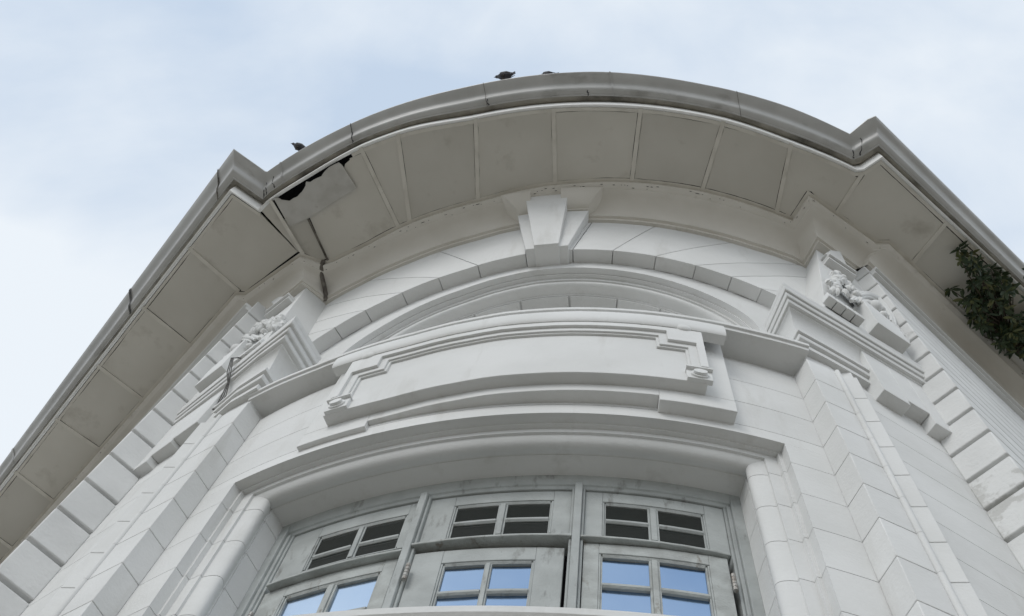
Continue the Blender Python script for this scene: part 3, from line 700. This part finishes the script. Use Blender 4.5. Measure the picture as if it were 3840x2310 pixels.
# roof over everything
bm = newbm()
rp_ = [lerp2(a, b, .75) for a, b in zip(GP, FB2)]+[(5.5, 6), (-6, 6)]
prism(bm, rp_, 9.125, 9.16); part('roof', bm, ROOFM)
bm = newbm(); 
rp_ = [lerp2(a, b, 1.25) for a, b in zip(PT, [(0, -1.5)]*len(PT))] if False else inset(FB2, .02)+[(4.4, 4), (-5, 4)]
prism(bm, rp_, 9.075, 9.10); part('roof_boarding', bm, VOID)

# ------------------------------------------------------------------ capitals, frieze blocks, drops and carving
CAPB = {1: [(1.2585, -2.7225), (1.317, -2.813), (1.435, -2.735), (1.56, -2.645), (1.90, -2.385)], -1: [(-1.2585, -2.7225), (-1.301, -2.819), (-1.447, -2.757), (-1.575, -2.665), (-1.90, -2.497)]}
CAPT = {1: [(1.203, -2.768), (1.306, -2.985), (1.424, -2.893), (1.55, -2.80), (2.02, -2.442)], -1: [(-1.105, -2.79), (-1.196, -3.036), (-1.36, -2.932), (-1.50, -2.842), (-2.03, -2.505)]}
for s in (1, -1):
    CAP = empty('capital', T((s*1.4, -2.85, 6.8))-Vector(B.location)); CAP.parent = B
    cr = lambda t, z: [(*lerp2(a, b, t), z) for a, b in zip(CAPB[s], CAPT[s])]
    bm = newbm()
    pf = [(-.12, 6.515), (.17, 6.515), (.18, 6.52), (.18, 6.556), (.15, 6.560), (.15, 6.566), (.30, 6.570), (.33, 6.578), (.33, 6.604), (.31, 6.610), (.42, 6.613), (.43, 6.618), (.43, 6.640), (.36, 6.650), (.22, 6.662)]
    pf += [(.22+.40*(1-cos(a)), 6.67+.185*sin(a)) for a in lin(.05, pi/2-.05, 9)]+[(.62, 6.864), (-.12, 6.864)]
    loft(bm, [cr(t, z) for t, z in pf]); finish('capital_cove', bm, STUCCO, CAP)
    for t0, z0, z1 in ((.78, 6.8645, 6.905), (.89, 6.9055, 6.953), (1.0, 6.9535, 7.0)):
        bm = newbm(); loft(bm, [cr(t, z) for t, z in ((-.12, z0), (t0-.03, z0), (t0, z0+.006), (t0, z1), (-.12, z1))]); finish('capital_fillet', bm, STUCCO, CAP)
    bm = newbm(); loft(bm, [cr(t, z) for t, z in ((-.12, 7.0005), (.985, 7.0005), (1.02, 7.012), (1.02, 7.045), (.8, 7.075), (-.12, 7.10))]); finish('capital_fillet', bm, STUCCO, CAP)
    # stepped drop under the capital, against the return wall
    if s == 1: o0, az, segs = Vector((1.642, -2.664)), rad(37.5), [(0, .146, 6.358, .07), (.1465, .265, 6.412, .07), (.2655, .385, 6.312, .068)]
    else: o0, az, segs = Vector((-1.600, -2.727)), rad(180-30), [(-.03, .13, 6.42, .07), (.1305, .262, 6.385, .07), (.2625, .40, 6.325, .068)]
    du = Vector((cos(az), sin(az))); dn = Vector((-du.y, du.x))*s
    for a, b, zb, dp in segs:
        bm = newbm(); pa, pb = o0+du*a, o0+du*b
        prism(bm, [tuple(pa), tuple(pb), tuple(pb+dn*.1), tuple(pa+dn*.1)], zb, 6.866); finish('drop_block', bm, STUCCO, CAP, bevel=.004)

    # frieze block that carries the carving
    FZ = empty('carved_frieze_block', T((s*1.75, -2.7, 7.8))-Vector(B.location)); FZ.parent = B
    if s == 1:
        f_bl, f_tl, f_br, f_tr = (1.525, -2.845, 7.05), (1.752, -2.675, 8.72), (2.045, -2.425, 7.05), (2.05, -2.42, 8.72)
        i_b, i_t = (1.40, -2.66, 7.05), (1.664, -2.528, 8.72)
    else:
        f_bl, f_tl, f_br, f_tr = (-1.43, -2.90, 7.05), (-1.660, -2.733, 8.72), (-2.05, -2.515, 7.05), (-2.07, -2.483, 8.72)
        i_b, i_t = (-1.36, -2.69, 7.05), (-1.532, -2.59, 8.72)
    bk = lambda p: (p[0]*.8, p[1]*.72, p[2])
    nin = Vector((.62*s, -.785, 0))*-.02
    f_bl, f_tl, f_br, f_tr = [tuple(Vector(p)+nin) for p in (f_bl, f_tl, f_br, f_tr)]
    bm = newbm(); n = 9; rows = []
    for t in lin(0, 1, n):
        m1 = lambda a, b: tuple(a[i]+(b[i]-a[i])*t for i in range(3))
        rows.append([m1(i_b, i_t), m1(f_bl, f_tl), m1(f_br, f_tr), bk(m1(f_br, f_tr)), bk(m1(i_b, i_t))])
    vs = addgrid(bm, rows, loop_c=True); bm.faces.new(vs[0]); bm.faces.new(vs[-1]); finish('frieze_block', bm, STUCCO, FZ, bevel=.003)
    SIDE[s]['fz'] = (Vector(f_bl), Vector(f_tl), Vector(f_br), Vector(f_tr)); SIDE[s]['FZ'] = FZ

# carving: positions are (along the wing, height, out) on the frieze plane
def carving(s):
    f_bl, f_tl, f_br, f_tr = SIDE[s]['fz']; FZ = SIDE[s]['FZ']
    az = rad(40) if s == 1 else rad(180-31.5)
    O = Vector((1.752, -2.675, 0)) if s == 1 else Vector((-1.660, -2.737, 0))
    du = Vector((cos(az), sin(az), 0)); dn = Vector((-du.y, du.x, 0))*(-s); up = Vector((0, 0, 1))
    P = lambda x, z, o=0.: O+du*x+dn*o+up*z
    fin = lambda name, bm, **k: finish(name, bm, STUCCO, FZ, **k)
    def smooth(pts, n=4):
        o_ = []
        for i in range(len(pts)-1):
            p0, p1, p2, p3 = pts[max(i-1, 0)], pts[i], pts[i+1], pts[min(i+2, len(pts)-1)]
            for k in range(n):
                t = k/n; o_.append(.5*((2*p1)+(p2-p0)*t+(2*p0-5*p1+4*p2-p3)*t*t+(3*p1-p0-3*p2+p3)*t**3))
        return o_+[pts[-1]]
    if s == 1:
        rim = [(-.089, 7.361), (-.02, 7.54), (.039, 7.691), (.11, 7.84), (.178, 7.958), (.24, 8.02), (.279, 8.03), (.295, 7.875), (.274, 7.665), (.205, 7.415), (.14, 7.25)]; ro = .02
        fruit = [(.047, 7.529, .018), (.136, 7.633, .034), (.158, 7.52, .022), (.19, 7.68, .02), (.005, 7.465, .013)]; fo = .034
        spine = [(-.215, 7.33), (-.17, 7.46), (-.14, 7.60), (-.10, 7.72), (-.06, 7.80), (-.02, 7.68), (-.03, 7.52)]; lo = .026
        cen = (.10, 7.60)
    else:
        rim = [(.137, 7.331), (.25, 7.58), (.331, 7.797), (.41, 8.02), (.468, 8.221), (.46, 8.34), (.40, 8.32), (.195, 7.991), (.04, 7.72), (-.114, 7.432)]; ro = .004
        fruit = [(.267, 7.876, .032), (.11, 7.678, .022), (.178, 7.58, .024), (-.03, 7.45, .018), (.20, 7.74, .016)]; fo = .006
        spine = [(.30, 8.22), (.174, 8.08), (.06, 7.92), (-.052, 7.82), (-.145, 7.60), (-.211, 7.60), (-.256, 7.457), (-.33, 7.33)]; lo = .006
        cen = (.2, 7.75)
    for sh, r_, d_ in ((-.02, .019, 0.), (.14, .015, .006), (.30, .010, .004)):
        pts = smooth([P(x+(cen[0]-x)*sh, z+(cen[1]-z)*sh, ro+d_) for x, z in rim])
        bm = newbm(); tube(bm, pts, [r_*(.55+.45*sin(pi*i/(len(pts)-1))) for i in range(len(pts))], 10); fin('horn_rim', bm)
    bm = newbm(); blob(bm, P(cen[0], cen[1], ro-.022), du*.12+up*.06, dn*.022, up*.17, 20, 12); fin('horn_bowl', bm)
    for x, z, r in fruit:
        bm = newbm(); blob(bm, P(x, z, fo), du*r*1.12, dn*r, up*r*1.4, 14, 9); fin('carved_fruit', bm)
    # foliage trailing from the mouth of the horn: lobed leaves with a raised midrib
    rnd = random.Random(5+s)
    def along(t):
        f = t*(len(spine)-1); k = min(int(f), len(spine)-2); return lerp2(spine[k], spine[k+1], f-k)
    bm = newbm(); q = smooth([P(x, z, lo-.012) for x, z in spine]); tube(bm, q, [.012+.026*sin(pi*i/(len(q)-1))**.6 for i in range(len(q))], 10); fin('garland_core', bm)
    for i in range(48):
        x, z = along(rnd.random()); x += rnd.uniform(-.036, .036); z += rnd.uniform(-.085, .085)
        a = rnd.uniform(0, 6.28); L_ = rnd.uniform(.030, .048); W_ = L_*rnd.uniform(.42, .6)
        ax = (du*cos(a)+up*sin(a)*1.5); ay = (up*cos(a)*1.5-du*sin(a)); o_ = lo+rnd.uniform(-.004, .014)
        bm = newbm(); rows = []
        for t, wv, h in ((-1, .06, 0), (-.6, .75, .006), (-.15, 1., .011), (.3, .78, .013), (.7, .6, .009), (1, .05, -.004)):
            c = P(x, z, o_+h)+ax*L_*t*.6
            rows.append([c-ay*W_*wv-dn*.012, c-ay*W_*wv*.55+dn*.002, c+dn*.007, c+ay*W_*wv*.55+dn*.002, c+ay*W_*wv-dn*.012, c-dn*.02])
        vs = addgrid(bm, rows, loop_c=True); bm.faces.new(vs[0]); bm.faces.new(vs[-1]); fin('carved_leaf', bm)
    for i in range(9):
        x, z = along(rnd.random()); r = rnd.uniform(.012, .019)
        bm = newbm(); blob(bm, P(x+rnd.uniform(-.02, .02), z+rnd.uniform(-.05, .05), lo+.012), du*r, dn*r, up*r*1.2, 10, 7); fin('carved_bud', bm)
    for k in range(4):
        x, z = rim[-1] if s == 1 else rim[0]
        q = smooth([P(x+.05-.012*k, z+.06*k, ro-.01), P(x+.085-.012*k, z+.02+.06*k, ro+.02), P(x+.10-.01*k, z-.05+.06*k, ro)])
        bm = newbm(); tube(bm, q, .010, 8); fin('carved_tendril', bm)
    # gabled block at the top
    bm = newbm()
    if s == 1: pts = [(-.035, 8.40, .028), (.055, 8.64, .035), (.125, 8.685, .058), (.145, 8.40, .028)]
    else: pts = [(-.02, 8.40, .014), (.17, 8.66, .045), (.24, 8.66, .050), (.12, 8.40, .022)]
    n = len(pts)
    fr = [bm.verts.new(P(x, z, o)) for x, z, o in pts]; ba = [bm.verts.new(P(x, z, -.06)) for x, z, o in pts]
    bm.faces.new(fr); bm.faces.new(ba)
    for i in range(n): bm.faces.new((fr[i], fr[(i+1) % n], ba[(i+1) % n], ba[i]))
    fin('gable_block', bm, bevel=.003)
    bm = newbm()
    for z0, z1, o in ((8.33, 8.365, .028), (8.37, 8.395, .045)):
        box8(bm, [P(-.02, z0, -.03), P(.19, z0, -.03), P(.19, z0, o), P(-.02, z0, o), P(-.02, z1, -.03), P(.19, z1, -.03), P(.19, z1, o), P(-.02, z1, o)])
    fin('gable_fillet', bm, bevel=.002)
    # plain block low on the far side of the carving, and the fret bar
    bm = newbm()
    box8(bm, [P(-.005, 7.10, -.04), P(.205, 7.10, -.04), P(.205, 7.10, .045), P(-.005, 7.10, .045), P(.0, 7.53, -.04), P(.20, 7.36, -.04), P(.20, 7.36, .045), P(.0, 7.53, .045)])
    fin('plinth_block', bm, bevel=.004)
    for k in range(4):
        bm = newbm(); x0 = -.30+.058*k if s == 1 else -.28+.058*k
        box8(bm, [P(x0, 7.08, -.03), P(x0+.053, 7.08, -.03), P(x0+.053, 7.08, .022), P(x0, 7.08, .022), P(x0, 7.14, -.03), P(x0+.053, 7.14, -.03), P(x0+.053, 7.14, .022), P(x0, 7.14, .022)])
        fin('fret_tooth', bm, bevel=.004)
carving(1); carving(-1)

# fillets that run along the wings below the bed mould
for s in (1, -1):
    wd = Vector((cos(WAZ[s]), sin(WAZ[s]))); q1 = Vector(SIDE[s]['q1']); n = Vector((wd.y, -wd.x))*s
    for o_, z0, z1 in ((.030, 8.52, 8.56), (.05, 8.56, 8.60)):
        bm = newbm(); a, b = q1+wd*.02, q1+wd*5
        prism(bm, [tuple(a), tuple(b), tuple(b+n*o_), tuple(a+n*o_)], z0, z1-.001); part('frieze_fillet', bm, bevel=.002)
    for k in range(12):
        a = q1+wd*(.40+.17*k); b = a+wd*.075
        bm = newbm(); prism(bm, [tuple(a), tuple(b), tuple(b+n*.045), tuple(a+n*.045)], 8.605, 8.66); part('dentil', bm, bevel=.004)

# ------------------------------------------------------------------ things on and about the eaves
def pigeon(name, pos, heading, L_, label, tail=1.):
    """pos = feet on the gutter lip (survey units); L_ = body length in metres"""
    root = empty(name, T(pos), label, 'bird', 'dark pigeons perched along the gutter')
    ca, sa = cos(heading), sin(heading); k = L_
    W = lambda x, y, z: T(pos)+Vector((x*ca-y*sa, x*sa+y*ca, z))*k
    secs = [(-.40, .36, .02, .03), (-.30, .34, .07, .06), (-.15, .32, .15, .14), (.03, .33, .19, .18), (.18, .39, .165, .17), (.29, .48, .105, .11), (.345, .565, .075, .075), (.385, .625, .078, .075), (.435, .64, .065, .062), (.475, .63, .03, .03), (.49, .625, .01, .01)]
    bm = newbm()
    rows = [[W(x+.0, ry*cos(a), z+rz*sin(a)) for a in [2*pi*i/14 for i in range(14)]] for x, z, ry, rz in secs]
    vs = addgrid(bm, rows, loop_c=True); bm.faces.new(vs[0]); bm.faces.new(vs[-1]); finish('body', bm, PIG1, root, conv=False, smooth=60)
    bm = newbm(); ty = .36+.18*tail
    vs = addgrid(bm, [[W(-.25, .06, .37), W(-.25, -.06, .37), W(-.25, -.06, .34), W(-.25, .06, .34)], [W(-.62+.06*max(0, tail-1), .06, ty), W(-.62+.06*max(0, tail-1), -.06, ty), W(-.62+.06*max(0, tail-1), -.06, ty-.02), W(-.62+.06*max(0, tail-1), .06, ty-.02)]], loop_c=True)
    bm.faces.new(vs[0]); bm.faces.new(vs[1]); finish('tail', bm, PIG1, root, conv=False)
    for sd in (1, -1):
        bm = newbm(); rows = []
        for x, z, hz, th in ((.2, .40, .05, .02), (.08, .41, .12, .035), (-.1, .39, .12, .035), (-.3, .37, .07, .02), (-.47, .36, .02, .01)):
            y = sd*(.17 if x > -.2 else .10 if x > -.4 else .05)
            rows.append([W(x, y+th*cos(a), z+hz*sin(a)) for a in [2*pi*i/10 for i in range(10)]])
        vs = addgrid(bm, rows, loop_c=True); bm.faces.new(vs[0]); bm.faces.new(vs[-1]); finish('wing', bm, PIG2, root, conv=False, smooth=60)
        bm = newbm(); tube(bm, [W(.02, sd*.07, .22), W(.03, sd*.07, .10), W(.02, sd*.07, .012)], [k*.03, k*.016, k*.014], 8)
        for a in (-.5, 0, .5): tube(bm, [W(.02, sd*.07, .014), W(.02+.09*cos(a), sd*.07+.09*sin(a), .008)], [k*.012, k*.006], 6)
        finish('leg', bm, STEM, root, conv=False)
    bm = newbm(); tube(bm, [W(.47, 0, .628), W(.51, 0, .618), W(.545, 0, .60)], [k*.022, k*.014, k*.003], 8); finish('beak', bm, STEM, root, conv=False)
    for sd in (1, -1):
        bm = newbm(); blob(bm, W(.425, sd*.062, .65), Vector((k*.012, 0, 0)), Vector((0, k*.012, 0)), Vector((0, 0, k*.012)), 8, 6); finish('eye', bm, CABLE, root, conv=False)
    return root
pigeon('pigeon', (-.180, -3.925, 9.128), rad(176), .25, 'dark pigeon with raised tail perched near the middle of the curved gutter', 4.2)
pigeon('pigeon', (-1.662, -3.600, 9.126), rad(203), .225, 'dark pigeon standing on the gutter above the broken soffit board', .2)
pigeon('pigeon', (.105, -3.899, 9.122), rad(178), .22, 'dark bird mostly hidden behind the gutter, only its head showing, right of the tail-up pigeon', .2)

# plant rooted in the soffit at the right edge
PL = empty('eaves_plant', T((3.0, -1.85, 8.9)), 'dark green leafy plant growing under the eaves at the right', 'plant')
rnd = random.Random(11)
region = [(2.640, -2.52), (2.716, -2.530), (2.763, -2.505), (3.10, -2.16), (3.35, -1.9), (3.30, -1.5), (3.066, -1.75), (2.959, -1.797), (2.895, -1.865), (2.83, -1.986), (2.735, -2.059), (2.694, -2.156), (2.614, -2.207), (2.614, -2.293), (2.717, -2.318), (2.742, -2.385), (2.642, -2.464)]
def inside(p, poly):
    c = False; j = len(poly)-1
    for i in range(len(poly)):
        (xi, yi), (xj, yj) = poly[i], poly[j]
        if (yi > p[1]) != (yj > p[1]) and p[0] < (xj-xi)*(p[1]-yi)/(yj-yi)+xi: c = not c
        j = i
    return c
def leaf(bm, base, d, up, L_, W_):
    d = d.normalized(); sd = d.cross(up).normalized(); u2 = sd.cross(d)
    pr = [(0, .02), (.25, .75), (.5, 1.), (.75, .72), (1., .03)]; rows = []
    for i, (t, wv) in enumerate(pr):
        c = base+d*L_*t-u2*(.18*L_*t*t)
        rows.append([c-sd*W_*.5*wv+u2*.1*W_*wv, c, c+sd*W_*.5*wv+u2*.1*W_*wv])
    addgrid(bm, rows)
bml = newbm(); bml2 = newbm(); bms = newbm(); root_p = Vector((3.02, -1.84, 8.93)); cnt = 0
twigs = []
for _ in range(4000):
    if cnt >= 120: break
    x, y = rnd.uniform(2.6, 3.4), rnd.uniform(-2.58, -1.45)
    if not inside((x, y), region): continue
    z = rnd.uniform(8.77, 8.92); cnt += 1
    c = Vector((x, y, z)); q = root_p.lerp(c, .5)+Vector((rnd.uniform(-.05, .05), rnd.uniform(-.05, .05), -.02))
    tube(bms, [root_p+Vector((rnd.uniform(-.03, .03), rnd.uniform(-.03, .03), 0)), q, c], [.006, .004, .0025], 5)
    a0 = rnd.uniform(0, 6.28)
    for k in range(rnd.randint(7, 11)):
        a = a0+k*.9+rnd.uniform(-.3, .3); el = rnd.uniform(-.9, .25)
        d = Vector((cos(a)*cos(el), sin(a)*cos(el), sin(el)))
        leaf(bml2 if rnd.random() < .22 else bml, c+d*.004+Vector((0, 0, rnd.uniform(-.03, .02))), d, Vector((rnd.uniform(-.4, .4), rnd.uniform(-.4, .4), 1)), rnd.uniform(.045, .075), rnd.uniform(.017, .026))
finish('stem', bms, STEM, PL); finish('foliage', bml, LEAF, PL, smooth=0); finish('foliage', bml2, LEAF2, PL, smooth=0)
bm = newbm()                                               # a few leaves that spill over the gutter
for k in range(9):
    a = rnd.uniform(2.5, 5.2); d = Vector((cos(a), sin(a), rnd.uniform(-.9, -.1)))
    leaf(bm, Vector((3.16+rnd.uniform(-.03, .05), -2.30+rnd.uniform(-.03, .03), 8.965)), d, Vector((.2, -.2, 1)), .075, .028)
finish('leaf_spray', bm, LEAF, PL, smooth=0)

# cables and stained pipe on the left
def cable(name, pts, r, label, cat, m=CABLE, n=8):
    root = empty(name, T(pts[0][0] if isinstance(pts[0][0], (tuple, list)) else pts[0]), label, cat)
    for i, p in enumerate(pts if isinstance(pts[0][0], (tuple, list)) else [pts]):
        bm = newbm(); tube(bm, p, r, n); finish('strand', bm, m, root)
cable('wall_pipe', [(-1.562, -2.835, 8.935), (-1.575, -2.80, 8.90), (-1.570, -2.745, 8.86), (-1.548, -2.70, 8.80), (-1.532, -2.645, 8.75), (-1.53, -2.612, 8.70)], [.016, .017, .015, .016, .015, .013], 'dark stained pipe running down the inside corner of the eaves on the left', 'pipe', STAIN)
cable('wire_bundle', [[(-1.562+.008*k, -2.815+.004*k, 7.10), (-1.582+.006*k, -2.843, 7.02), (-1.572+.010*k, -2.808, 6.90), (-1.555+.004*k, -2.772, 6.84), (-1.560+.012*k, -2.742, 6.74), (-1.557+.006*k, -2.725, 6.64), (-1.575, -2.722, 6.56+.01*k)] for k in range(3)], .0028, 'loose dark wires tied over the left capital', 'wires')

# nail holes and open joints along the bed mould
bm = newbm(); rnd = random.Random(3)
for i in range(len(PT)-1):
    a, b = Vector(PT[i]), Vector(PT[i+1]); L_ = (b-a).length; m = int(L_/.035)+1
    for k in range(m):
        if rnd.random() < .62: continue
        p = a.lerp(b, (k+rnd.random())/m); q = Vector(PB[i]).lerp(Vector(PB[i+1]), .5); d = (q-p).normalized()
        f = rnd.choice((.009, .014, .018, .03))
        c = p+d*f; ln = rnd.choice((.003, .004, .009)) if rnd.random() < .9 else .016
        tg = (b-a).normalized()
        t_ = 1-f/.22; z_ = (8.894+(t_-.97)*.2 if t_ > .97 else 8.880+(t_-.83)*.1)-.0005
        blob(bm, (c.x, c.y, z_), Vector((tg.x, tg.y, 0))*ln, Vector((d.x, d.y, 0))*.0022, Vector((0, 0, .0025)), 6, 4)
finish('nail_hole', bm, VOID, B, kind='stuff')
